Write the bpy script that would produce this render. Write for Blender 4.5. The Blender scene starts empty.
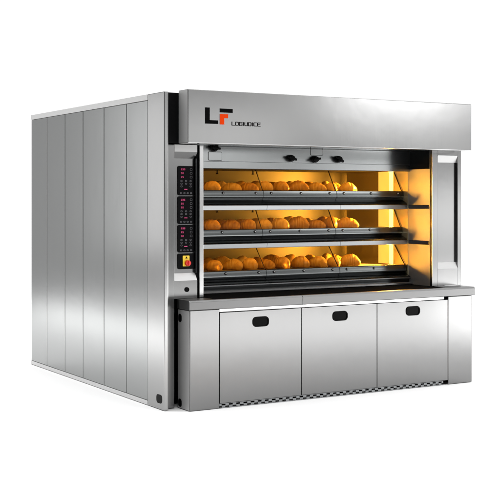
import bpy, bmesh, math, random
from mathutils import Vector, Matrix
random.seed(7)
sc = bpy.context.scene
COL = sc.collection
R = math.radians

# ------------------------------------------------------------------ materials
def new_mat(name):
    m = bpy.data.materials.new(name); m.use_nodes = True
    return m, m.node_tree, m.node_tree.nodes['Principled BSDF']

def steel(name, base, rough, grain, tint=(1, 1.0, 0.995), cvar=0.035, bump=0.006, rvar=0.03):
    """brushed stainless steel; grain = object-space stretch of the brush lines"""
    m, nt, p = new_mat(name)
    N = nt.nodes; L = nt.links
    tc = N.new('ShaderNodeTexCoord'); mp = N.new('ShaderNodeMapping')
    mp.inputs['Scale'].default_value = grain
    oi = N.new('ShaderNodeObjectInfo'); off = N.new('ShaderNodeVectorMath'); off.operation = 'ADD'
    ms = N.new('ShaderNodeMath'); ms.operation = 'MULTIPLY'; ms.inputs[1].default_value = 37.0
    L.new(oi.outputs['Random'], ms.inputs[0])
    L.new(tc.outputs['Object'], off.inputs[0]); L.new(ms.outputs[0], off.inputs[1])
    L.new(off.outputs[0], mp.inputs['Vector'])
    n1 = N.new('ShaderNodeTexNoise'); n1.inputs['Scale'].default_value = 1; n1.inputs['Detail'].default_value = 4
    L.new(mp.outputs[0], n1.inputs['Vector'])
    n2 = N.new('ShaderNodeTexNoise'); n2.inputs['Scale'].default_value = 2.3; n2.inputs['Detail'].default_value = 3
    L.new(off.outputs[0], n2.inputs['Vector'])
    r1 = N.new('ShaderNodeMapRange'); r1.inputs['To Min'].default_value = rough - rvar; r1.inputs['To Max'].default_value = rough + rvar
    mx = N.new('ShaderNodeMath'); mx.operation = 'MULTIPLY_ADD'; mx.inputs[1].default_value = 0.6
    L.new(n1.outputs['Fac'], mx.inputs[0])
    m2 = N.new('ShaderNodeMath'); m2.operation = 'MULTIPLY'; m2.inputs[1].default_value = 0.4
    L.new(n2.outputs['Fac'], m2.inputs[0]); L.new(m2.outputs[0], mx.inputs[2])
    L.new(mx.outputs[0], r1.inputs['Value']); L.new(r1.outputs[0], p.inputs['Roughness'])
    cr = N.new('ShaderNodeMapRange'); cr.inputs['To Min'].default_value = base * (1 - cvar); cr.inputs['To Max'].default_value = base * (1 + cvar)
    L.new(n1.outputs['Fac'], cr.inputs['Value'])
    cc = N.new('ShaderNodeCombineColor')
    for k in range(3):
        t = N.new('ShaderNodeMath'); t.operation = 'MULTIPLY'; t.inputs[1].default_value = tint[k]
        L.new(cr.outputs[0], t.inputs[0]); L.new(t.outputs[0], cc.inputs[k])
    L.new(cc.outputs[0], p.inputs['Base Color'])
    p.inputs['Metallic'].default_value = 1
    if bump:
        b = N.new('ShaderNodeBump'); b.inputs['Strength'].default_value = bump; b.inputs['Distance'].default_value = 0.002
        L.new(n1.outputs['Fac'], b.inputs['Height'])
        # slight oil-canning of the sheet
        b2 = N.new('ShaderNodeBump'); b2.inputs['Strength'].default_value = 0.12; b2.inputs['Distance'].default_value = 0.012
        L.new(n2.outputs['Fac'], b2.inputs['Height']); L.new(b2.outputs[0], b.inputs['Normal'])
        L.new(b.outputs[0], p.inputs['Normal'])
    return m

def plain(name, col, rough=0.5, metal=0.0, var=0.12, scale=40, spec=0.5):
    m, nt, p = new_mat(name)
    N = nt.nodes; L = nt.links
    tc = N.new('ShaderNodeTexCoord'); n = N.new('ShaderNodeTexNoise'); n.inputs['Scale'].default_value = scale
    L.new(tc.outputs['Object'], n.inputs['Vector'])
    ra = N.new('ShaderNodeValToRGB')
    ra.color_ramp.elements[0].color = [c * (1 - var) for c in col] + [1]
    ra.color_ramp.elements[1].color = [min(1, c * (1 + var)) for c in col] + [1]
    L.new(n.outputs['Fac'], ra.inputs[0]); L.new(ra.outputs[0], p.inputs['Base Color'])
    p.inputs['Roughness'].default_value = rough; p.inputs['Metallic'].default_value = metal
    p.inputs['Specular IOR Level'].default_value = spec
    return m

def emit(name, col, s):
    m, nt, p = new_mat(name)
    p.inputs['Base Color'].default_value = (*col, 1)
    p.inputs['Emission Color'].default_value = (*col, 1); p.inputs['Emission Strength'].default_value = s
    return m

V = (220, 220, 2.0)
H = (2.0, 220, 220)
M = {}
M['side'] = steel('steel_side', 0.295, 0.24, V, (0.98, 1.0, 0.995), cvar=0.05)
M['front'] = steel('steel_front', 0.205, 0.22, V)
M['hood'] = steel('steel_hood', 0.29, 0.22, V, cvar=0.02)
M['trim'] = steel('steel_trim', 0.50, 0.24, H)
M['rail'] = steel('steel_rail', 0.24, 0.3, H, (0.97, 1.0, 1.02))
M['counter'] = steel('steel_counter', 0.18, 0.38, H)
M['mid'] = steel('steel_mid', 0.34, 0.22, H, (0.97, 1.0, 1.0))
M['polish'] = steel('steel_polished', 0.55, 0.10, V, bump=0.01, rvar=0.03)
M['bright'] = steel('steel_bright', 0.62, 0.3, H)
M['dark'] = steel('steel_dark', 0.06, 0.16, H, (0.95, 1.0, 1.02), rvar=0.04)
M['bar'] = steel('steel_bar', 0.13, 0.2, H, (0.95, 1.0, 1.0))
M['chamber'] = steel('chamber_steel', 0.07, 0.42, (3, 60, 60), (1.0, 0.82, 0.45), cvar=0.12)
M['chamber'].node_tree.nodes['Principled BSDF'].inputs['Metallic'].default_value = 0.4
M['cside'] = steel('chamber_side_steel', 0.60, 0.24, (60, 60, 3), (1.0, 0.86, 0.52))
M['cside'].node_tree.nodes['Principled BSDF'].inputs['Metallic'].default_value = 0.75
M['post'] = steel('steel_post', 0.33, 0.24, V)
M['pale'] = steel('steel_pale', 0.55, 0.45, H)
M['pale'].node_tree.nodes['Principled BSDF'].inputs['Metallic'].default_value = 0.35
M['satin'] = steel('satin_steel', 0.42, 0.5, V)
M['satin'].node_tree.nodes['Principled BSDF'].inputs['Metallic'].default_value = 0.5
M['return'] = steel('return_steel', 0.36, 0.22, V, cvar=0.05)
M['return'].node_tree.nodes['Principled BSDF'].inputs['Metallic'].default_value = 0.62
for k in ('cside', 'return'):
    nt_ = M[k].node_tree; p_ = nt_.nodes['Principled BSDF']
    tg = nt_.nodes.new('ShaderNodeTangent'); tg.direction_type = 'RADIAL'; tg.axis = 'Z'
    nt_.links.new(tg.outputs[0], p_.inputs['Tangent']); p_.inputs['Anisotropic'].default_value = 0.8
M['stone'] = plain('baking_stone', (0.30, 0.24, 0.17), 0.8)
M['black'] = plain('black_paint', (0.003, 0.003, 0.0035), 0.5, spec=0.06)
M['matte'] = plain('matte_black', (0.006, 0.006, 0.006), 0.9, spec=0.0)
M['rubber'] = plain('black_plastic', (0.0015, 0.0015, 0.0015), 0.35, spec=0.05)
M['gasket'] = plain('gasket', (0.004, 0.003, 0.003), 0.8, spec=0.0)
M['seam'] = plain('seam', (0.05, 0.05, 0.05), 0.6)
M['logo_black'] = plain('logo_black', (0.004, 0.004, 0.004), 0.6, spec=0.0)
M['logo_red'] = plain('logo_orange_red', (0.62, 0.045, 0.006), 0.6, var=0.03, spec=0.0)
M['panel_black'] = plain('panel_black', (0.002, 0.002, 0.0025), 0.3, spec=0.06)
M['pink'] = emit('display_pink', (0.62, 0.06, 0.20), 0.2)
M['key'] = plain('key_print', (0.17, 0.165, 0.18), 0.5)
M['yellow'] = plain('switch_yellow', (0.80, 0.55, 0.02), 0.4, var=0.05)
M['red'] = plain('switch_red', (0.70, 0.02, 0.015), 0.3, var=0.05)
M['lamp'] = emit('lamp_glass', (1.0, 0.76, 0.36), 2.2)
M['diffuser'] = emit('lamp_diffuser', (1.0, 0.58, 0.14), 1.05)

def glass():
    m, nt, p = new_mat('door_glass'); N = nt.nodes; L = nt.links
    out = N['Material Output']; N.remove(p)
    tr = N.new('ShaderNodeBsdfTransparent'); tr.inputs[0].default_value = (0.95, 0.89, 0.74, 1)
    gl = N.new('ShaderNodeBsdfGlossy'); gl.inputs['Roughness'].default_value = 0.03
    lw = N.new('ShaderNodeLayerWeight'); lw.inputs['Blend'].default_value = 0.5
    pw = N.new('ShaderNodeMath'); pw.operation = 'POWER'; pw.inputs[1].default_value = 4.0
    L.new(lw.outputs['Facing'], pw.inputs[0])
    fr = N.new('ShaderNodeMath'); fr.operation = 'MULTIPLY_ADD'; fr.inputs[1].default_value = 0.35; fr.inputs[2].default_value = 0.012
    L.new(pw.outputs[0], fr.inputs[0])
    n = N.new('ShaderNodeTexNoise'); n.inputs['Scale'].default_value = 6
    r = N.new('ShaderNodeMapRange'); r.inputs['To Min'].default_value = 0.02; r.inputs['To Max'].default_value = 0.06
    L.new(n.outputs['Fac'], r.inputs['Value']); L.new(r.outputs[0], gl.inputs['Roughness'])
    mx = N.new('ShaderNodeMixShader')
    L.new(fr.outputs[0], mx.inputs[0]); L.new(tr.outputs[0], mx.inputs[1]); L.new(gl.outputs[0], mx.inputs[2])
    L.new(mx.outputs[0], out.inputs['Surface'])
    return m
M['glass'] = glass()

def bread_mat():
    m, nt, p = new_mat('croissant_crust'); N = nt.nodes; L = nt.links
    tc = N.new('ShaderNodeTexCoord')
    n = N.new('ShaderNodeTexNoise'); n.inputs['Scale'].default_value = 14; n.inputs['Detail'].default_value = 5
    L.new(tc.outputs['Object'], n.inputs['Vector'])
    w = N.new('ShaderNodeTexWave'); w.wave_type = 'BANDS'; w.bands_direction = 'X'
    w.inputs['Scale'].default_value = 11; w.inputs['Distortion'].default_value = 3.5; w.inputs['Detail'].default_value = 2; w.inputs['Detail Scale'].default_value = 2
    L.new(tc.outputs['Object'], w.inputs['Vector'])
    a = N.new('ShaderNodeMath'); a.operation = 'MULTIPLY_ADD'; a.inputs[1].default_value = 0.08
    L.new(w.outputs['Fac'], a.inputs[0])
    b = N.new('ShaderNodeMath'); b.operation = 'MULTIPLY'; b.inputs[1].default_value = 0.85
    L.new(n.outputs['Fac'], b.inputs[0]); L.new(b.outputs[0], a.inputs[2])
    oi = N.new('ShaderNodeObjectInfo')
    c = N.new('ShaderNodeMath'); c.operation = 'MULTIPLY_ADD'; c.inputs[1].default_value = 0.34
    L.new(oi.outputs['Random'], c.inputs[0]); L.new(a.outputs[0], c.inputs[2])
    r = N.new('ShaderNodeValToRGB'); e = r.color_ramp.elements
    e[0].position = 0.25; e[0].color = (0.22, 0.07, 0.012, 1)
    e[1].position = 0.95; e[1].color = (0.86, 0.60, 0.22, 1)
    x = e.new(0.55); x.color = (0.62, 0.325, 0.072, 1)
    L.new(c.outputs[0], r.inputs[0]); L.new(r.outputs[0], p.inputs['Base Color'])
    p.inputs['Roughness'].default_value = 0.36
    bp = N.new('ShaderNodeBump'); bp.inputs['Strength'].default_value = 0.35; bp.inputs['Distance'].default_value = 0.004
    L.new(a.outputs[0], bp.inputs['Height']); L.new(bp.outputs[0], p.inputs['Normal'])
    return m
M['bread'] = bread_mat()
M['floor'] = plain('white_studio_floor', (0.88, 0.88, 0.88), 0.9, var=0.01, scale=1, spec=0.0)

# ------------------------------------------------------------------ mesh helpers
def box(bm, x0, x1, y0, y1, z0, z1, bev=0.0):
    b = bmesh.new()
    bmesh.ops.create_cube(b, size=1)
    for v in b.verts:
        v.co = ((x0 + x1) / 2 + v.co.x * (x1 - x0), (y0 + y1) / 2 + v.co.y * (y1 - y0), (z0 + z1) / 2 + v.co.z * (z1 - z0))
    if bev:
        bmesh.ops.bevel(b, geom=b.edges[:], offset=bev, segments=2, profile=0.6, affect='EDGES')
    merge(bm, b)

def merge(bm, b):
    me = bpy.data.meshes.new('tmp'); b.to_mesh(me); b.free(); bm.from_mesh(me); bpy.data.meshes.remove(me)

def prism_x(bm, pts, x0, x1, bev=0.0):
    """(y, z) outline swept along X"""
    b = bmesh.new()
    f = b.faces.new([b.verts.new((x0, y, z)) for y, z in pts])
    r = bmesh.ops.extrude_face_region(b, geom=[f])
    for v in r['geom']:
        if isinstance(v, bmesh.types.BMVert): v.co.x = x1
    bmesh.ops.recalc_face_normals(b, faces=b.faces[:])
    if bev: bmesh.ops.bevel(b, geom=b.edges[:], offset=bev, segments=2, profile=0.6, affect='EDGES')
    merge(bm, b)

def prism_y(bm, pts, y0, y1, bev=0.0):
    """(x, z) outline swept along Y"""
    b = bmesh.new()
    f = b.faces.new([b.verts.new((x, y0, z)) for x, z in pts])
    r = bmesh.ops.extrude_face_region(b, geom=[f])
    for v in r['geom']:
        if isinstance(v, bmesh.types.BMVert): v.co.y = y1
    bmesh.ops.recalc_face_normals(b, faces=b.faces[:])
    if bev: bmesh.ops.bevel(b, geom=b.edges[:], offset=bev, segments=2, profile=0.6, affect='EDGES')
    merge(bm, b)

def rrect(cx, cz, w, h, r, n=5):
    pts = []
    for sx, sz, a0 in ((1, 1, 0), (-1, 1, 90), (-1, -1, 180), (1, -1, 270)):
        for k in range(n + 1):
            a = R(a0 + 90 * k / n)
            pts.append((cx + sx * (w / 2 - r) + r * math.cos(a), cz + sz * (h / 2 - r) + r * math.sin(a)))
    return pts

def cyl(bm, p0, p1, r0, r1=None, seg=24):
    r1 = r0 if r1 is None else r1
    p0, p1 = Vector(p0), Vector(p1); d = p1 - p0
    q = Vector((0, 0, 1)).rotation_difference(d)
    mat = Matrix.Translation((p0 + p1) / 2) @ q.to_matrix().to_4x4()
    bmesh.ops.create_cone(bm, cap_ends=True, segments=seg, radius1=r0, radius2=r1, depth=d.length, matrix=mat)

def wpos(o):
    p = Vector(o.location)
    while o.parent:
        o = o.parent; p += Vector(o.location)
    return p

def obj(name, bm, mat, parent=None, label=None, smooth=None):
    cs = [v.co for v in bm.verts]
    lo = Vector((min(c[i] for c in cs) for i in range(3))); hi = Vector((max(c[i] for c in cs) for i in range(3)))
    c = (lo + hi) / 2
    for v in bm.verts: v.co -= c
    me = bpy.data.meshes.new(name); bm.to_mesh(me); bm.free()
    if smooth:
        for p in me.polygons: p.use_smooth = True
        me.set_sharp_from_angle(angle=R(smooth))
    me.materials.append(mat)
    o = bpy.data.objects.new(name, me); COL.objects.link(o)
    o.location = c
    if parent:
        o.parent = parent; o.location = c - wpos(parent)
    if label: o['label'] = label
    return o

def bx(name, mat, parent, *dims, bev=0.0, label=None):
    bm = bmesh.new(); box(bm, *dims, bev=bev)
    return obj(name, bm, mat, parent, label)

# ------------------------------------------------------------------ floor
bm = bmesh.new()
bmesh.ops.create_circle(bm, cap_ends=True, segments=96, radius=10)
fl = obj('floor', bm, M['floor']); fl['kind'] = 'structure'

# ------------------------------------------------------------------ the oven
oven = bpy.data.objects.new('bakery_oven', None); COL.objects.link(oven)
oven.location = (1.25, 1.35, 0.0)
oven['label'] = 'large stainless steel three deck bakery oven with glowing yellow baking chambers'
oven['category'] = 'oven'

XS, YB = -0.141, 2.735
# side cladding: six tall panels between a light top strip and a bottom strip
ys = [2.728, 2.344, 1.933, 1.55, 1.136, 0.727, 0.367]
for a, b in zip(ys[1:], ys[:-1]):
    bm = bmesh.new(); box(bm, XS, XS + 0.02, a + 0.004, b - 0.004, 0.037, 2.142, 0.0025)
    o = obj('side_panel', bm, M['side'], oven)
bm = bmesh.new(); box(bm, XS + 0.010, XS + 0.024, 0.35, 2.73, 0.03, 2.15)
obj('seam_backing', bm, M['seam'], oven)
bm = bmesh.new(); box(bm, XS - 0.004, XS + 0.02, 0.366, YB, 2.145, 2.186, 0.003)
obj('top_trim', bm, M['pale'], oven)
bm = bmesh.new(); box(bm, XS - 0.004, XS + 0.02, 0.366, YB, 0.004, 0.034, 0.003)
obj('bottom_trim', bm, M['pale'], oven)
# corner column at the front of the side
bm = bmesh.new(); box(bm, XS - 0.004, XS + 0.028, 0.10, 0.363, 0.004, 2.186, 0.006)
post = obj('corner_post', bm, M['post'], oven)

def oval_port_x(parent, x, y, z, w, h):
    bm = bmesh.new()
    b = bmesh.new()
    pts = rrect(y, z, w, h, min(w, h) * 0.38)
    f = b.faces.new([b.verts.new((x, p, q)) for p, q in pts])
    r = bmesh.ops.extrude_face_region(b, geom=[f])
    for v in r['geom']:
        if isinstance(v, bmesh.types.BMVert): v.co.x = x + 0.01
    bmesh.ops.recalc_face_normals(b, faces=b.faces[:])
    merge(bm, b)
    return obj('port', bm, M['rubber'], parent)
oval_port_x(post, XS - 0.006, 0.178, 0.075, 0.085, 0.06)

# casing (top, back, right side) and the dark gap behind the front frame
bm = bmesh.new()
box(bm, XS + 0.03, 2.50, 0.147, YB - 0.002, 2.165, 2.180)
box(bm, XS + 0.03, 2.50, YB - 0.02, YB - 0.003, 0.01, 2.164)
box(bm, 2.49, 2.505, 0.30, YB - 0.021, 0.01, 2.164)
obj('casing', bm, M['side'], oven)
bm = bmesh.new()
box(bm, XS + 0.030, -0.002, 0.135, 0.146, 1.835, 2.183)
box(bm, XS + 0.030, 0.19, 0.31, 0.325, 0.01, 2.16)
obj('filler_panel', bm, M['black'], oven)
bm = bmesh.new(); box(bm, -0.086, -0.0355, 0.165, 0.20, 0.004, 1.828, 0.003)
obj('frame_upright', bm, M['front'], oven)

# ---- hood
bm = bmesh.new()
box(bm, -0.016, 2.511, 0.0, 0.134, 1.832, 2.199, 0.004)
hood = obj('hood', bm, M['hood'], oven)
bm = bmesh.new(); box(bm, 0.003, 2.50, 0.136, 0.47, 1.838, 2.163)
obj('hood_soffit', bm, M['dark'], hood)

bm = bmesh.new(); box(bm, -0.0195, -0.0165, 0.004, 0.130, 1.836, 2.195); obj('hood_end_sheen', bm, M['satin'], hood)  # added lighter plate, painting the light reflected by the hood's side
# emblem and lettering on the hood
bm = bmesh.new()
b_ = -0.004
prism_y(bm, [(0.118, 2.079), (0.152, 2.079), (0.152, 1.993), (0.218, 1.993), (0.218, 1.968), (0.118, 1.968)], b_, 0.002)
prism_y(bm, [(0.233, 2.076), (0.334, 2.076), (0.334, 2.049), (0.233, 2.049)], b_, 0.002)
em = obj('emblem', bm, M['logo_black'], hood)
bm = bmesh.new()
prism_y(bm, [(0.233, 2.038), (0.297, 2.038), (0.297, 2.010), (0.266, 2.010), (0.266, 1.966), (0.233, 1.966)], b_, 0.002)
obj('emblem_accent', bm, M['logo_red'], em)

def stroke(bm, pts, w, y0, y1):
    for (x0, z0), (x1, z1) in zip(pts[:-1], pts[1:]):
        d = Vector((x1 - x0, z1 - z0)); n = Vector((-d.y, d.x)).normalized() * w / 2; e = d.normalized() * w / 2 * 0.98
        prism_y(bm, [(x0 - e.x + n.x, z0 - e.y + n.y), (x1 + e.x + n.x, z1 + e.y + n.y),
                     (x1 + e.x - n.x, z1 + e.y - n.y), (x0 - e.x - n.x, z0 - e.y - n.y)], y0, y1)
GL = {
 'L': [[(0, 1), (0, 0), (1, 0)]],
 'O': [[(0.1, 0), (0.9, 0), (1, 0.12), (1, 0.88), (0.9, 1), (0.1, 1), (0, 0.88), (0, 0.12), (0.1, 0)]],
 'G': [[(1, 1), (0.12, 1), (0, 0.88), (0, 0.12), (0.12, 0), (1, 0), (1, 0.5), (0.55, 0.5)]],
 'I': [[(0.5, 0), (0.5, 1)]],
 'U': [[(0, 1), (0, 0.12), (0.12, 0), (0.88, 0), (1, 0.12), (1, 1)]],
 'D': [[(0, 0), (0.85, 0), (1, 0.15), (1, 0.85), (0.85, 1), (0, 1), (0, 0)]],
 'C': [[(1, 1), (0.12, 1), (0, 0.88), (0, 0.12), (0.12, 0), (1, 0)]],
 'E': [[(1, 1), (0, 1), (0, 0), (1, 0)], [(0, 0.5), (0.9, 0.5)]],
}
bm = bmesh.new()
x = 0.329; cw, ch, gap = 0.0215, 0.0225, 0.0085
for i, c in enumerate('LOGIUDICE'):
    w = cw * (0.25 if c == 'I' else 1.0)
    for s in GL[c]:
        stroke(bm, [(x + px * w, 1.9635 + pz * ch) for px, pz in s], 0.0042, -0.003 - 0.00007 * i, 0.002)
    x += w + gap
obj('lettering', bm, M['logo_black'], hood)

# ---- counter and base
bm = bmesh.new()
prism_x(bm, [(-0.02, 0.692), (-0.02, 0.747), (-0.010, 0.757), (0.165, 0.757), (0.165, 0.692)], -0.015, 0.9035, 0.003)
prism_x(bm, [(-0.02, 0.692), (-0.02, 0.747), (-0.010, 0.757), (0.165, 0.757), (0.165, 0.692)], 0.9055, 2.530, 0.003)
box(bm, 0.197, 2.25, 0.1651, 0.66, 0.70, 0.756)
counter = obj('counter', bm, M['counter'], oven)

base = bpy.data.objects.new('base', None); COL.objects.link(base); base.parent = oven
base.location = Vector((1.25, 0.1, 0)) - Vector(oven.location)
bm = bmesh.new(); box(bm, 0.0, 0.228, 0.0, 0.19, 0.003, 0.688, 0.004)
left_col = obj('base_column', bm, M['front'], base)
bm = bmesh.new(); box(bm, -0.004, -0.0005, 0.008, 0.172, 0.006, 0.685); obj('column_end_sheen', bm, M['satin'], left_col)  # added lighter plate, reflected light put into the side's colour
bm = bmesh.new(); box(bm, 2.275, 2.515, 0.0, 0.19, 0.003, 0.688, 0.004)
obj('base_column', bm, M['front'], base)
for z in (0.628, 0.042):
    p = oval_port_x(left_col, -0.006, 0.140, z, 0.05, 0.055)
bm = bmesh.new(); box(bm, 0.231, 2.235, 0.004, 0.03, 0.668, 0.689, 0.002)
obj('header_strip', bm, M['bright'], base)
bm = bmesh.new(); box(bm, 0.232, 2.27, 0.06, 0.08, 0.01, 0.688); 
obj('base_backing', bm, M['black'], base)
xs = [0.230, 0.907, 1.583, 2.271]
grips = [(0.563, 0.585), (1.245, 0.590), (1.924, 0.594)]
for k in range(3):
    a, b = xs[k] + 0.003, xs[k + 1] - 0.002
    bm = bmesh.new(); box(bm, a, b, 0.0, 0.022, 0.036, 0.664, 0.0025)
    d = obj('base_door', bm, M['front'], base)
    gx, gz = grips[k]
    bm = bmesh.new()
    outer = rrect(gx, gz, 0.136, 0.074, 0.030); inner = rrect(gx, gz - 0.002, 0.116, 0.054, 0.021)
    b2 = bmesh.new()
    n = len(outer)
    vo = [b2.verts.new((p, 0.004, q)) for p, q in outer]; vp = [b2.verts.new((p, -0.006, q)) for p, q in rrect(gx, gz, 0.132, 0.070, 0.028)]
    vi = [b2.verts.new((p, -0.006, q)) for p, q in inner]; vb = [b2.verts.new((p, 0.003 if False else -0.001, q)) for p, q in inner]
    for i in range(n):
        j = (i + 1) % n
        b2.faces.new((vo[i], vo[j], vp[j], vp[i])); b2.faces.new((vp[i], vp[j], vi[j], vi[i])); b2.faces.new((vi[i], vi[j], vb[j], vb[i]))
    b2.faces.new(vb)
    bmesh.ops.recalc_face_normals(b2, faces=b2.faces[:])
    merge(bm, b2)
    obj('grip', bm, M['rubber'], d)
# slotted kick plate: real slots, two staggered rows
bm = bmesh.new()
x0, x1 = 0.231, 2.225
z0, za, zb, zc, zd, z1 = 0.002, 0.0055, 0.0165, 0.0195, 0.0305, 0.0335
y0, y1 = 0.003, 0.008
for a, b in ((z0, za), (zb, zc), (zd, z1)): box(bm, x0, x1, y0, y1, a, b)
pitch = 0.0585
for row, (a, b) in enumerate(((za, zb), (zc, zd))):
    x = x0 - 0.01 + (0.0 if row else pitch / 2)
    while x < x1:
        a0, a1 = max(x, x0), min(x + pitch * 0.46, x1)
        if a1 > a0 + 0.002: box(bm, a0, a1, y0, y1, a, b)
        x += pitch
obj('slotted_plinth', bm, M['rail'], base)

# ---- recess: fascia, side returns
XL, XR = 0.197, 2.252
FY = 0.45
bm = bmesh.new(); box(bm, XL + 0.001, XR - 0.001, FY, FY + 0.02, 1.727, 1.837, 0.002)
fascia = obj('fascia', bm, M['mid'], oven)
for k, (x, z) in enumerate(((0.428, 1.824), (1.093, 1.760), (1.312, 1.756), (1.532, 1.760))):
    bm = bmesh.new()
    cyl(bm, (x, FY + 0.002, z), (x, FY - 0.030, z), 0.028, 0.026)
    cyl(bm, (x, FY - 0.030, z), (x, FY - 0.050, z), 0.022, 0.019)
    b = bmesh.new(); box(b, x - 0.034, x + 0.034, FY - 0.056, FY - 0.030, z - 0.009, z + 0.009, 0.004)
    bmesh.ops.rotate(b, verts=b.verts, cent=(x, FY, z), matrix=Matrix.Rotation(R((12, 20, -10, 35)[k]), 3, 'Y'))
    merge(bm, b)
    obj('knob', bm, M['rubber'], fascia, smooth=30)
for cx_, cz_, w, h in ((0.443, 1.765, 0.118, 0.066), (1.339, 1.812, 0.118, 0.052)):
    bm = bmesh.new(); prism_y(bm, rrect(cx_, cz_, w, h, 0.010), FY - 0.0015, FY + 0.002)
    p = obj('cover_plate', bm, M['seam'], fascia)
    bm = bmesh.new(); prism_y(bm, rrect(cx_, cz_, w - 0.008, h - 0.008, 0.007), FY - 0.003, FY - 0.0016)
    obj('plate_face', bm, M['mid'], p)

bm = bmesh.new(); box(bm, XR, XR + 0.018, 0.196, 0.470, 0.758, 1.837)
obj('side_return', bm, M['return'], oven)
bm = bmesh.new(); box(bm, XL - 0.018, XL, 0.235, 0.66, 0.758, 1.837)
obj('side_return', bm, M['return'], oven)
bm = bmesh.new(); box(bm, XR - 0.003, XR - 0.0005, 0.200, 0.449, 1.690, 1.836); obj('return_shade', bm, M['dark'], oven)  # dark sheet added to paint the shade at the return's top
bm = bmesh.new(); box(bm, XR - 0.006, XR + 0.018, 0.4702, 0.480, 0.80, 1.69)
obj('return_edge', bm, M['cside'], oven)
bm = bmesh.new(); box(bm, XR, XR + 0.018, 0.4802, 0.66, 0.80, 1.70)
obj('jamb', bm, M['cside'], oven)
# black body between and behind the chambers
bm = bmesh.new(); box(bm, XL, XR, 0.665, 0.675, 1.70, 1.83); obj('insulation_panel', bm, M['black'], oven)

# ---- three decks
DECKS = [dict(zt=1.672, zb=1.516, zbb=1.462, rt=1.405, rb=1.366, yb=0.53),
         dict(zt=1.366, zb=1.222, zbb=1.170, rt=1.119, rb=1.081, yb=0.545),
         dict(zt=1.081, zb=0.916, zbb=0.864, rt=0.818, rb=0.806, yb=0.49)]
DX = [0.230, 0.907, 1.583, 2.250]
RY = 0.47   # front of the rails
CY = 1.42   # back of the chambers

# top lip
bm = bmesh.new(); prism_x(bm, [(FY - 0.006, 1.725), (FY - 0.006, 1.676), (FY, 1.672), (0.66, 1.680), (0.66, 1.700), (FY + 0.03, 1.725)], XL + 0.001, XR - 0.002)
obj('lintel', bm, M['mid'], oven)

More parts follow.
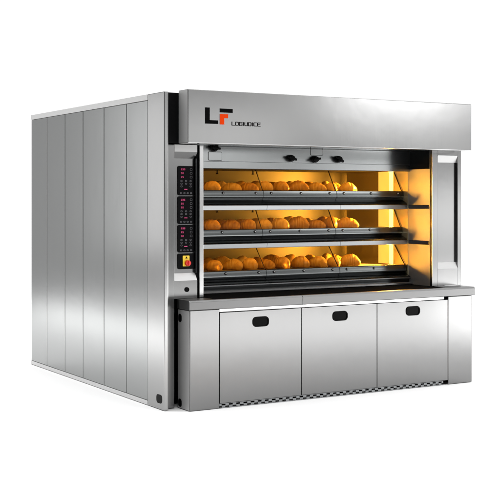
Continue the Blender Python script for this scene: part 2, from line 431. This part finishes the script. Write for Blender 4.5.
for i, d in enumerate(DECKS):
    zt, zb, zbb, rt, rb, yb = (d[k] for k in ('zt', 'zb', 'zbb', 'rt', 'rb', 'yb'))
    ry = RY if i < 2 else 0.43
    # baking chamber: ceiling, back, left and right wall, all facing inwards
    zf = zb - 0.016; zc = zt + 0.012
    ch = bpy.data.objects.new('baking_chamber', None); COL.objects.link(ch); ch.parent = oven
    ch.location = Vector((1.25, 1.0, zf)) - Vector(oven.location)
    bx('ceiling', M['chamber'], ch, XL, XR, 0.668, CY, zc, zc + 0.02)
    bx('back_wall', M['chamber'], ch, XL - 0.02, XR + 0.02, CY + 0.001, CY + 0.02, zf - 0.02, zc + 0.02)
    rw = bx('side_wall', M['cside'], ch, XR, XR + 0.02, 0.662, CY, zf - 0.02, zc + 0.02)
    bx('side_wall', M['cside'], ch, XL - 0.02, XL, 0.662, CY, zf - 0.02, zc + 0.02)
    bx('oven_floor', M['stone'], ch, XL + 0.001, XR - 0.001, yb + 0.045, CY - 0.001, zf - 0.02, zf)
    # wall lamp behind glass at the right, lamp glass slightly recessed in a frame
    bx('lamp_glass', M['lamp'], rw, XR - 0.006, XR - 0.0005, 0.672, 0.716, zf + 0.012, zc - 0.006)
    bx('lamp_diffuser', M['diffuser'], rw, XR - 0.004, XR - 0.0005, 0.7165, 0.868, zf + 0.012, zc - 0.006)
    # probes hanging from the ceiling
    for px in (0.80, 1.13):
        bm = bmesh.new(); cyl(bm, (px, 1.06, zc - 0.03), (px, 1.06, zc), 0.006, seg=12); cyl(bm, (px, 1.06, zc - 0.036), (px, 1.06, zc - 0.03), 0.011, seg=12)
        obj('probe', bm, M['black'], ch, smooth=30)
    # three doors
    for k in range(3):
        a, b = DX[k] + 0.002, DX[k + 1] - 0.002
        if k == 0: a = XL + 0.004
        door = bpy.data.objects.new('glass_door', None); COL.objects.link(door); door.parent = oven
        door.location = Vector(((a + b) / 2, yb, zbb)) - Vector(oven.location)
        t = 0.006
        gy0, gy1 = yb + 0.014, 0.648
        bm = bmesh.new(); prism_x(bm, [(gy0, zb - 0.004), (gy0 + t, zb - 0.004), (gy1 + t, zt + 0.003), (gy1, zt + 0.003)], a + 0.003, b - 0.003)
        pane = obj('pane', bm, M['glass'], door)
        for ga in ([a] if k > 0 else []) + ([b - 0.004] if k == 2 else []):
            bm = bmesh.new(); prism_x(bm, [(gy0 - 0.001, zb - 0.004), (gy0 + t + 0.001, zb - 0.004), (gy1 + t + 0.001, zt + 0.003), (gy1 - 0.001, zt + 0.003)], ga - 0.0012, ga + 0.003)
            obj('gasket', bm, M['gasket'], door)
        # handle bar with rounded front
        bm = bmesh.new()
        pts = [(yb + 0.030, zb), (yb + 0.006, zb), (yb, zb - 0.005), (yb - 0.006, zbb + 0.012), (yb - 0.004, zbb + 0.002), (yb + 0.002, zbb - 0.003), (yb + 0.030, zbb - 0.003)]
        prism_x(bm, pts, a, b)
        bar = obj('door_rail', bm, M['bar'], door, smooth=30)
        off = 0.066
        bxs = [(a + b) / 2] + ([a + off] if k > 0 else []) + [b - off]
        if k == 2: bxs = bxs[:2]
        if i == 0 and k == 2: bxs.append(b - 0.06)
        for px in bxs:
            bm = bmesh.new(); zc_ = (zb + zbb) / 2 + 0.006
            cyl(bm, (px, yb + 0.004, zc_), (px, yb - 0.006, zc_), 0.0105, seg=20)
            bt = obj('bolt', bm, M['black'], bar, smooth=30)
            bm = bmesh.new(); bmesh.ops.create_uvsphere(bm, u_segments=14, v_segments=8, radius=0.0062, matrix=Matrix.Translation((px, yb - 0.006, zc_)))
            obj('bolt_head', bm, M['bright'], bt, smooth=60) if False else obj('bolt_head', bm, M['bright'], bar, smooth=60)
        # dark sloping apron below the bar
        bm = bmesh.new()
        ap = [(yb + 0.006, zbb - 0.004), (yb + 0.012, (zbb + rt) / 2 + 0.008), (ry + 0.03, rt + 0.014), (ry + 0.010, rt + 0.004), (ry + 0.014, rt + 0.001), (yb + 0.035, rt + 0.001), (yb + 0.035, zbb - 0.004)]
        prism_x(bm, ap, a, b)
        obj('apron', bm, M['dark'], door, smooth=30)
    # rail below each deck
    bm = bmesh.new()
    segs = [XL + 0.003, DX[1] - 0.001, DX[2] - 0.001, XR - 0.002]
    for a, b in zip(segs[:-1], segs[1:]):
        if i < 2:
            prism_x(bm, [(ry, rt - 0.004), (ry + 0.006, rt), (0.60, rt), (0.66, rb + 0.018), (0.66, rb + 0.006), (ry + 0.012, rb), (ry + 0.006, rb + 0.003)], a, b - 0.002)
        else:
            prism_x(bm, [(ry, rt - 0.003), (ry + 0.004, rt), (0.60, rt), (0.60, rb), (ry + 0.004, rb), (ry, rb + 0.003)], a, b - 0.002)
    rail = obj('deck_rail', bm, M['rail'], oven, smooth=30)

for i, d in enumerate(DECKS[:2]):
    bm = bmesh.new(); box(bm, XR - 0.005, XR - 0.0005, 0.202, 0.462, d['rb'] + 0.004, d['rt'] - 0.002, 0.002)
    obj('rail_reflection', bm, M['dark'], oven)  # dark strip painting the rails' mirror image on the side return
# foot of the recess
bm = bmesh.new(); box(bm, XL + 0.002, XR - 0.002, 0.455, 0.47, 0.779, 0.805); obj('recess_panel', bm, M['dark'], oven)
bm = bmesh.new(); prism_x(bm, [(0.41, 0.774), (0.414, 0.778), (0.60, 0.778), (0.60, 0.762), (0.41, 0.762)], XL + 0.002, XR - 0.002); obj('bottom_rail', bm, M['trim'], oven, smooth=30)
bm = bmesh.new(); box(bm, XL + 0.002, XR - 0.002, 0.012, 0.408, 0.7573, 0.7583); obj('sill_reflection', bm, M['matte'], oven)  # black sheet over the counter top, painting its dark reflection of the recess

# ---- control column (left) and plain column (right)
PY, PN = 0.17, 0.205
def column(name, x0, x1, rx0, rx1, ztop, zA, zB, zC, zD, label, PN=PN):
    """C-shaped column front: proud block above, recessed panel, proud block below"""
    root = bpy.data.objects.new(name, None); COL.objects.link(root); root.parent = oven
    root.location = Vector(((x0 + x1) / 2, PY, 0.758)) - Vector(oven.location)
    root['label'] = label
    zb_ = 0.7585
    bm = bmesh.new()
    # outline in (y, z) of the housing between the rims
    pts = [(PY, zb_), (PY, zD), (PN, zC), (PN, zB), (PY, zA), (PY, ztop), (PN + 0.03, ztop), (PN + 0.03, zb_)]
    prism_x(bm, pts, rx0, rx1)
    obj('housing', bm, M['front'], root)
    for (ya, za_), (yb_, zb2) in (((PY, zA), (PN, zB)), ((PN, zC), (PY, zD))):
        e = 0.0015
        if name == 'control_column' and za_ == zA: continue
        bm = bmesh.new(); prism_x(bm, [(ya - e, za_), (ya - 0.0002, za_), (yb_ - 0.0002, zb2), (yb_ - e, zb2)], rx0 + 0.001, rx1 - 0.001)
        obj('chamfer_sheen', bm, M['pale'], root)  # paler plate over the slope, its bright reflection put into the colour
    return root
# left: box from 174 to 197 px, dark slot, narrow strip
cl = column('control_column', -0.033, 0.195, -0.033, 0.146, 1.828, 1.777, 1.733, 0.932, 0.882, 'control column with three black keypads and a red knob on yellow')
bm = bmesh.new(); box(bm, 0.164, 0.196, PY, PY + 0.062, 0.7585, 1.829, 0.003); obj('column_strip', bm, M['trim'], cl)
bm = bmesh.new(); box(bm, 0.1465, 0.1635, PY + 0.018, PY + 0.05, 0.7585, 1.8285); obj('shadow_slot', bm, M['black'], cl)
bm = bmesh.new(); box(bm, 0.1400, 0.1462, PY + 0.010, PN - 0.001, 0.932, 1.733); obj('inner_shade', bm, M['dark'], cl)  # dark strip painting the shadow along the recess edge
bm = bmesh.new(); box(bm, -0.0345, -0.0325, PY + 0.001, PY + 0.030, 0.7585, 1.8285)
bm2 = bm; obj('outer_edge', bm2, M['front'], cl)
bm = bmesh.new(); box(bm, -0.032, 0.145, PY - 0.0015, PY - 0.0002, 1.779, 1.8275); obj('top_sheen', bm, M['pale'], cl)  # added paler plate, painting the brightness of the lit top block
# right
cr = column('plain_column', 2.252, 2.551, 2.312, 2.514, 1.836, 1.797, 1.742, 0.944, 0.893, 'plain steel column with a long recessed panel', 0.193)
bm = bmesh.new(); box(bm, 2.2525, 2.3115, PY, PY + 0.026, 0.7585, 1.8355, 0.002); obj('column_rim', bm, M['front'], cr)
bm = bmesh.new(); box(bm, 2.5145, 2.5510, PY, PY + 0.064, 0.7585, 1.8355, 0.002); obj('column_rim', bm, M['front'], cr)

# keypads
def keypad(z0, z1, readings):
    h = z1 - z0; xa, xb = 0.009, 0.139
    bm = bmesh.new(); prism_y(bm, rrect((xa + xb) / 2, (z0 + z1) / 2, xb - xa, h, 0.012), PN - 0.006, PN + 0.002)
    kp = obj('keypad', bm, M['panel_black'], cl)
    f = PN - 0.0075
    SEG = {'a': (0, 1, 1, 1), 'b': (1, 1, 1, .5), 'c': (1, .5, 1, 0), 'd': (0, 0, 1, 0), 'e': (0, .5, 0, 0), 'f': (0, 1, 0, .5), 'g': (0, .5, 1, .5)}
    DG = {'2': 'abged', '0': 'abcdef', '5': 'afgcd', '1': 'bc', '8': 'abcdefg', '3': 'abgcd'}
    for r, txt in enumerate(readings):
        bm = bmesh.new()
        zc = z1 - 0.024 - r * 0.027
        x = xa + 0.026
        for c in txt:
            for q in DG[c]:
                p = SEG[q]
                stroke(bm, [(x + p[0] * 0.0066, zc - 0.005 + p[1] * 0.010), (x + p[2] * 0.0066, zc - 0.005 + p[3] * 0.010)], 0.0019, f, f + 0.002)
            x += 0.0115
        obj('digit_display', bm, M['pink'], kp)
    bm = bmesh.new(); box(bm, xa + 0.050, xa + 0.074, f, f + 0.002, z0 + 0.0405, z0 + 0.045); obj('indicator', bm, M['pink'], kp)
    def ring(cx, cz, w, hh, t=0.0013):
        bm = bmesh.new()
        b = bmesh.new()
        o_ = rrect(cx, cz, w, hh, hh * 0.35, 3); i_ = rrect(cx, cz, w - 2 * t, hh - 2 * t, hh * 0.35 - t * 0.8, 3)
        n = len(o_)
        vo = [b.verts.new((p, f, q)) for p, q in o_]; vi = [b.verts.new((p, f, q)) for p, q in i_]
        wo = [b.verts.new((p, f + 0.0014, q)) for p, q in o_]
        for i in range(n):
            j = (i + 1) % n
            b.faces.new((vo[i], vo[j], vi[j], vi[i])); b.faces.new((vo[i], wo[i], wo[j], vo[j]))
        bmesh.ops.recalc_face_normals(b, faces=b.faces[:])
        merge(bm, b)
        obj('key', bm, M['key'], kp)
    for r in range(3): ring(xb - 0.026, z1 - 0.024 - r * 0.027, 0.018, 0.015)
    for r in range(3):
        for c in range(3):
            if r == 2 and c == 1: continue
            ring(xa + 0.028 + c * 0.036, z1 - 0.105 - r * 0.019, 0.014, 0.010)
    for c in range(4): ring(xa + 0.025 + c * 0.026, z0 + 0.016, 0.014, 0.009)
keypad(1.475, 1.681, ('230', '50', '25')); keypad(1.275, 1.469, ('225', '30', '20')); keypad(1.076, 1.269, ('235', '25', '30'))
bm = bmesh.new(); prism_y(bm, rrect(0.074, 1.0145, 0.130, 0.109, 0.010), PN - 0.006, PN + 0.002)
sp = obj('switch_plate', bm, M['panel_black'], cl)
bm = bmesh.new(); prism_y(bm, rrect(0.0725, 1.017, 0.052, 0.074, 0.004), PN - 0.010, PN - 0.0061)
sw = obj('switch_surround', bm, M['yellow'], sp)
bm = bmesh.new(); cyl(bm, (0.081, PN - 0.011, 1.002), (0.081, PN - 0.030, 1.002), 0.021, 0.019); box(bm, 0.077, 0.085, PN - 0.038, PN - 0.029, 0.984, 1.020, 0.002)
obj('switch_knob', bm, M['red'], sw, smooth=30)
bm = bmesh.new(); prism_y(bm, [(0.066, 1.034), (0.083, 1.034), (0.0745, 1.049)], PN - 0.012, PN - 0.0101)
obj('switch_mark', bm, M['black'], sw)
bm = bmesh.new(); cyl(bm, (0.064, PY + 0.003, 0.819), (0.064, PY - 0.006, 0.819), 0.017)
obj('lock', bm, M['rubber'], cl, smooth=30)

# ------------------------------------------------------------------ croissants
def croissant(L=0.19, W=0.052, Hh=0.056, bend=0.35, ridges=5, seed=0):
    rnd = random.Random(seed)
    nu, nv = 64, 28
    bm = bmesh.new()
    rows = []
    ph = rnd.uniform(-.3, .3)
    for i in range(nu + 1):
        t = -1 + 2 * i / nu
        env = max(0.0, 1 - abs(t) ** 2.3) ** 0.62
        s = (abs(t) * ridges / 2 + 0.30 + ph * (1 if t > 0 else -1) * 0.3) % 1.0
        step = 1 + 0.10 * (0.5 - s) if env > 0.12 else 1
        cx = t * L / 2; cy = bend * L * 0.5 * (t * t - 0.3)
        ang = math.atan(2 * bend * t)
        ring = []
        for j in range(nv):
            a = 2 * math.pi * j / nv
            k = 1 + 0.04 * math.sin(3 * a + 5 * t + seed)
            ry = W * env * step * k * math.cos(a); rz = Hh * env * step * k * math.sin(a)
            if rz < 0: rz = max(rz, -Hh * 0.62 * min(1, env * 1.3 + 0.1))
            ring.append(bm.verts.new((cx - math.sin(ang) * ry, cy + math.cos(ang) * ry, rz + Hh * 0.62 - 0.012 * (t * t))))
        rows.append(ring)
    for i in range(nu):
        for j in range(nv):
            k = (j + 1) % nv
            bm.faces.new((rows[i][j], rows[i + 1][j], rows[i + 1][k], rows[i][k]))
    for rr in (rows[0], rows[-1]):
        bmesh.ops.contextual_create(bm, geom=rr)
    bmesh.ops.remove_doubles(bm, verts=bm.verts[:], dist=0.0004)
    bmesh.ops.recalc_face_normals(bm, faces=bm.faces[:])
    zmin = min(v.co.z for v in bm.verts)
    for v in bm.verts: v.co.z -= zmin
    me = bpy.data.meshes.new('croissant'); bm.to_mesh(me); bm.free()
    for p in me.polygons: p.use_smooth = True
    me.materials.append(M['bread'])
    return me
MESH = [croissant(seed=1), croissant(0.20, 0.055, 0.052, 0.25, 5, 2), croissant(0.18, 0.054, 0.058, 0.5, 5, 3), croissant(0.165, 0.058, 0.055, 0.15, 4, 4), croissant(0.185, 0.050, 0.060, 0.4, 6, 5)]
ORD = ['first', 'second', 'third', 'fourth', 'fifth', 'sixth', 'seventh', 'eighth', 'ninth', 'tenth', 'eleventh', 'twelfth']
DN = ['top', 'middle', 'lowest']
# x, y, turn in degrees (90 = pointing at the viewer), scale
FRONT = [(0.475, .78, 75, .9), (0.600, .74, 118, 1.0), (0.790, .77, 125, .92), (0.925, .74, 118, .95), (1.070, .75, 122, .95), (1.215, .73, 112, .98),
         (1.400, .75, 150, 1.06), (1.560, .74, 128, .98), (1.695, .73, 75, .98), (1.865, .73, 160, 1.06)]
BACK = [(0.665, .95, 60, 1.05), (0.775, .93, 130, 1.0), (0.965, .94, 40, 1.08), (1.105, .93, 70, 1.02), (1.260, .95, 150, 1.08), (1.420, .94, 35, 1.08), (1.615, .94, 95, 1.04), (1.765, .93, 60, 1.05), (1.885, .98, 140, 1.04)]
for i, d in enumerate(DECKS):
    zf = d['zb'] - 0.016
    for row, spots in (('front', FRONT), ('back', BACK)):
        for k, (x, y, a, s) in enumerate(spots):
            rnd = random.Random(i * 100 + k * 7 + len(row))
            o = bpy.data.objects.new('croissant', MESH[rnd.randrange(5)]); COL.objects.link(o)
            o.location = (x + rnd.uniform(-.006, .006), y + 0.045 + (d['yb'] - 0.53) * 0.6 + rnd.uniform(-.006, .006), zf + 0.0005)
            o.rotation_euler = (0, 0, R(a + rnd.uniform(-9, 9)))
            s *= rnd.uniform(0.87, 0.97); o.scale = (s * rnd.uniform(0.94, 1.06), s * rnd.uniform(0.94, 1.06), s * rnd.uniform(0.94, 1.05))
            o['label'] = 'golden croissant, %s from the left in the %s row of the %s deck' % (ORD[k], row, DN[i])
            o['category'] = 'croissant'
            o['group'] = 'croissants baking in the %s deck' % DN[i]

# ------------------------------------------------------------------ camera
cam = bpy.data.cameras.new('camera'); co = bpy.data.objects.new('camera', cam); COL.objects.link(co)
cam.sensor_width = 36; cam.lens = 1160.33 / 500 * 36
cam.shift_x = 0; cam.shift_y = -(250 - 199.2) / 500
cam.clip_end = 200
co.location = (-3.6713, -7.0125, 1.4486)
co.rotation_euler = (R(90), 0, -0.534)
sc.camera = co

# ------------------------------------------------------------------ light
GREY = 0.55
w = bpy.data.worlds.new('World'); sc.world = w; w.use_nodes = True
nt = w.node_tree; N = nt.nodes; L = nt.links
# white studio backdrop behind the oven, greyer studio on the other sides
bg = N['Background']; bg.inputs['Strength'].default_value = 1.0
tc = N.new('ShaderNodeTexCoord')
dot = N.new('ShaderNodeVectorMath'); dot.operation = 'DOT_PRODUCT'
az = R(50); dot.inputs[1].default_value = (math.sin(az), math.cos(az), 0)
L.new(tc.outputs['Generated'], dot.inputs[0])
# the dark end of the studio, where the photographer stands
dk = N.new('ShaderNodeVectorMath'); dk.operation = 'DOT_PRODUCT'; dk.inputs[1].default_value = (-math.sin(R(40)), -math.cos(R(40)), 0.0)
L.new(tc.outputs['Generated'], dk.inputs[0])
dr = N.new('ShaderNodeValToRGB'); q = dr.color_ramp.elements
q[0].position = 0.50; q[0].color = (1, 1, 1, 1); q[1].position = 0.86; q[1].color = (0.05, 0.05, 0.05, 1)
L.new(dk.outputs['Value'], dr.inputs[0])
mul = N.new('ShaderNodeMix'); mul.data_type = 'RGBA'; mul.blend_type = 'MULTIPLY'; mul.inputs['Factor'].default_value = 1
ramp = N.new('ShaderNodeValToRGB'); e = ramp.color_ramp.elements
e[0].position = 0.30; e[0].color = (GREY, GREY, GREY, 1)
e[1].position = 0.74; e[1].color = (1.08, 1.08, 1.08, 1)
L.new(dot.outputs['Value'], ramp.inputs[0]); L.new(ramp.outputs[0], mul.inputs['A']); L.new(dr.outputs[0], mul.inputs['B']); L.new(mul.outputs['Result'], bg.inputs['Color'])

def area(name, loc, target, sx, sy, power, col=(1, 1, 1)):
    l = bpy.data.lights.new(name, 'AREA'); l.shape = 'RECTANGLE'; l.size = sx; l.size_y = sy; l.energy = power; l.color = col
    o = bpy.data.objects.new(name, l); COL.objects.link(o); o.location = loc
    o.rotation_euler = (Vector(target) - Vector(loc)).to_track_quat('-Z', 'Y').to_euler()
    return o
def softbox(name, loc, target, sx, sy, radiance, col=(1, 1, 1)):
    return area(name, loc, target, sx, sy, radiance * math.pi * sx * sy, col)
softbox('overhead_softbox', (0.5, 1.0, 8.0), (0.5, 1.2, 0), 16, 16, 2.3)
softbox('pillar_softbox', (7.0, -5.1, 1.25), (2.4, 0.17, 1.3), 2.2, 0.8, 4.2)
softbox('hood_softbox', (3.6, -6.3, 2.25), (0.3, 0.0, 1.95), 2.0, 0.6, 2.2)
softbox('hood_softbox', (6.9, -5.2, 2.85), (2.3, 0.0, 2.1), 1.3, 0.7, 2.4)
softbox('bar_softbox', (5.7, -5.2, 3.5), (1.6, 0.5, 1.4), 1.3, 1.8, 7.0)
softbox('door_strip', (3.4, -2.45, 0.26), (2.9, 0.0, 0.26), 5.0, 0.50, 3.0)
softbox('column_strip', (5.4, -2.6, 0.35), (2.4, 0.0, 0.35), 1.5, 0.65, 3.8)
softbox('side_strip', (-1.5, 3.2, 0.15), (0, 3.2, 0.15), 6.0, 0.24, 1.9)
softbox('post_softbox', (-2.9, 5.6, 1.8), (0, 5.6, 1.8), 1.7, 2.0, 2.0)
GOLD = (1.0, 0.52, 0.085)
for i, d in enumerate(DECKS):
    zm = (d['zb'] + d['zt']) / 2 + 0.01; zc = d['zt'] + 0.012
    # lamps in the two side walls shining along the glass; ceiling and rear lights are added fills
    area('chamber_lamp', (XR - 0.012, 0.69, zm + 0.02), (0.6, 0.80, zm - 0.05), 0.06, 0.11, 38.0, GOLD)
    l = area('chamber_lamp', (XL + 0.012, 0.674, d['zb'] + 0.035), (2.25, 0.33, d['zb'] + 0.0), 0.05, 0.05, 4.6, GOLD); l.data.spread = R(22)
    area('ceiling_fill', (1.22, 0.69, zc - 0.006), (1.22, 0.76, zc - 0.3), 1.9, 0.03, 1.3, GOLD)  # added hidden fill light that brightens the croissants
    area('rear_fill', (XR - 0.03, CY - 0.10, zm), (XR - 0.06, CY, zm), 0.03, 0.12, 0.28, GOLD)  # added fill light for the glow in the right rear corner
    area('rear_fill', (0.64, CY - 0.07, zm), (0.76, CY, zm), 0.05, 0.12, 0.6, GOLD)  # added fill light that brightens the left of the back wall

vs = sc.view_settings
sc.display_settings.display_device = 'sRGB'
vs.view_transform = 'Standard'; vs.look = 'None'; vs.exposure = 0; vs.gamma = 1
sc.cycles.use_denoising = True
sc.cycles.use_adaptive_sampling = True; sc.cycles.adaptive_threshold = 0.012; sc.cycles.adaptive_min_samples = 48
sc.cycles.max_bounces = 7; sc.cycles.glossy_bounces = 5; sc.cycles.diffuse_bounces = 3; sc.cycles.transparent_max_bounces = 12
sc.cycles.sample_clamp_indirect = 6
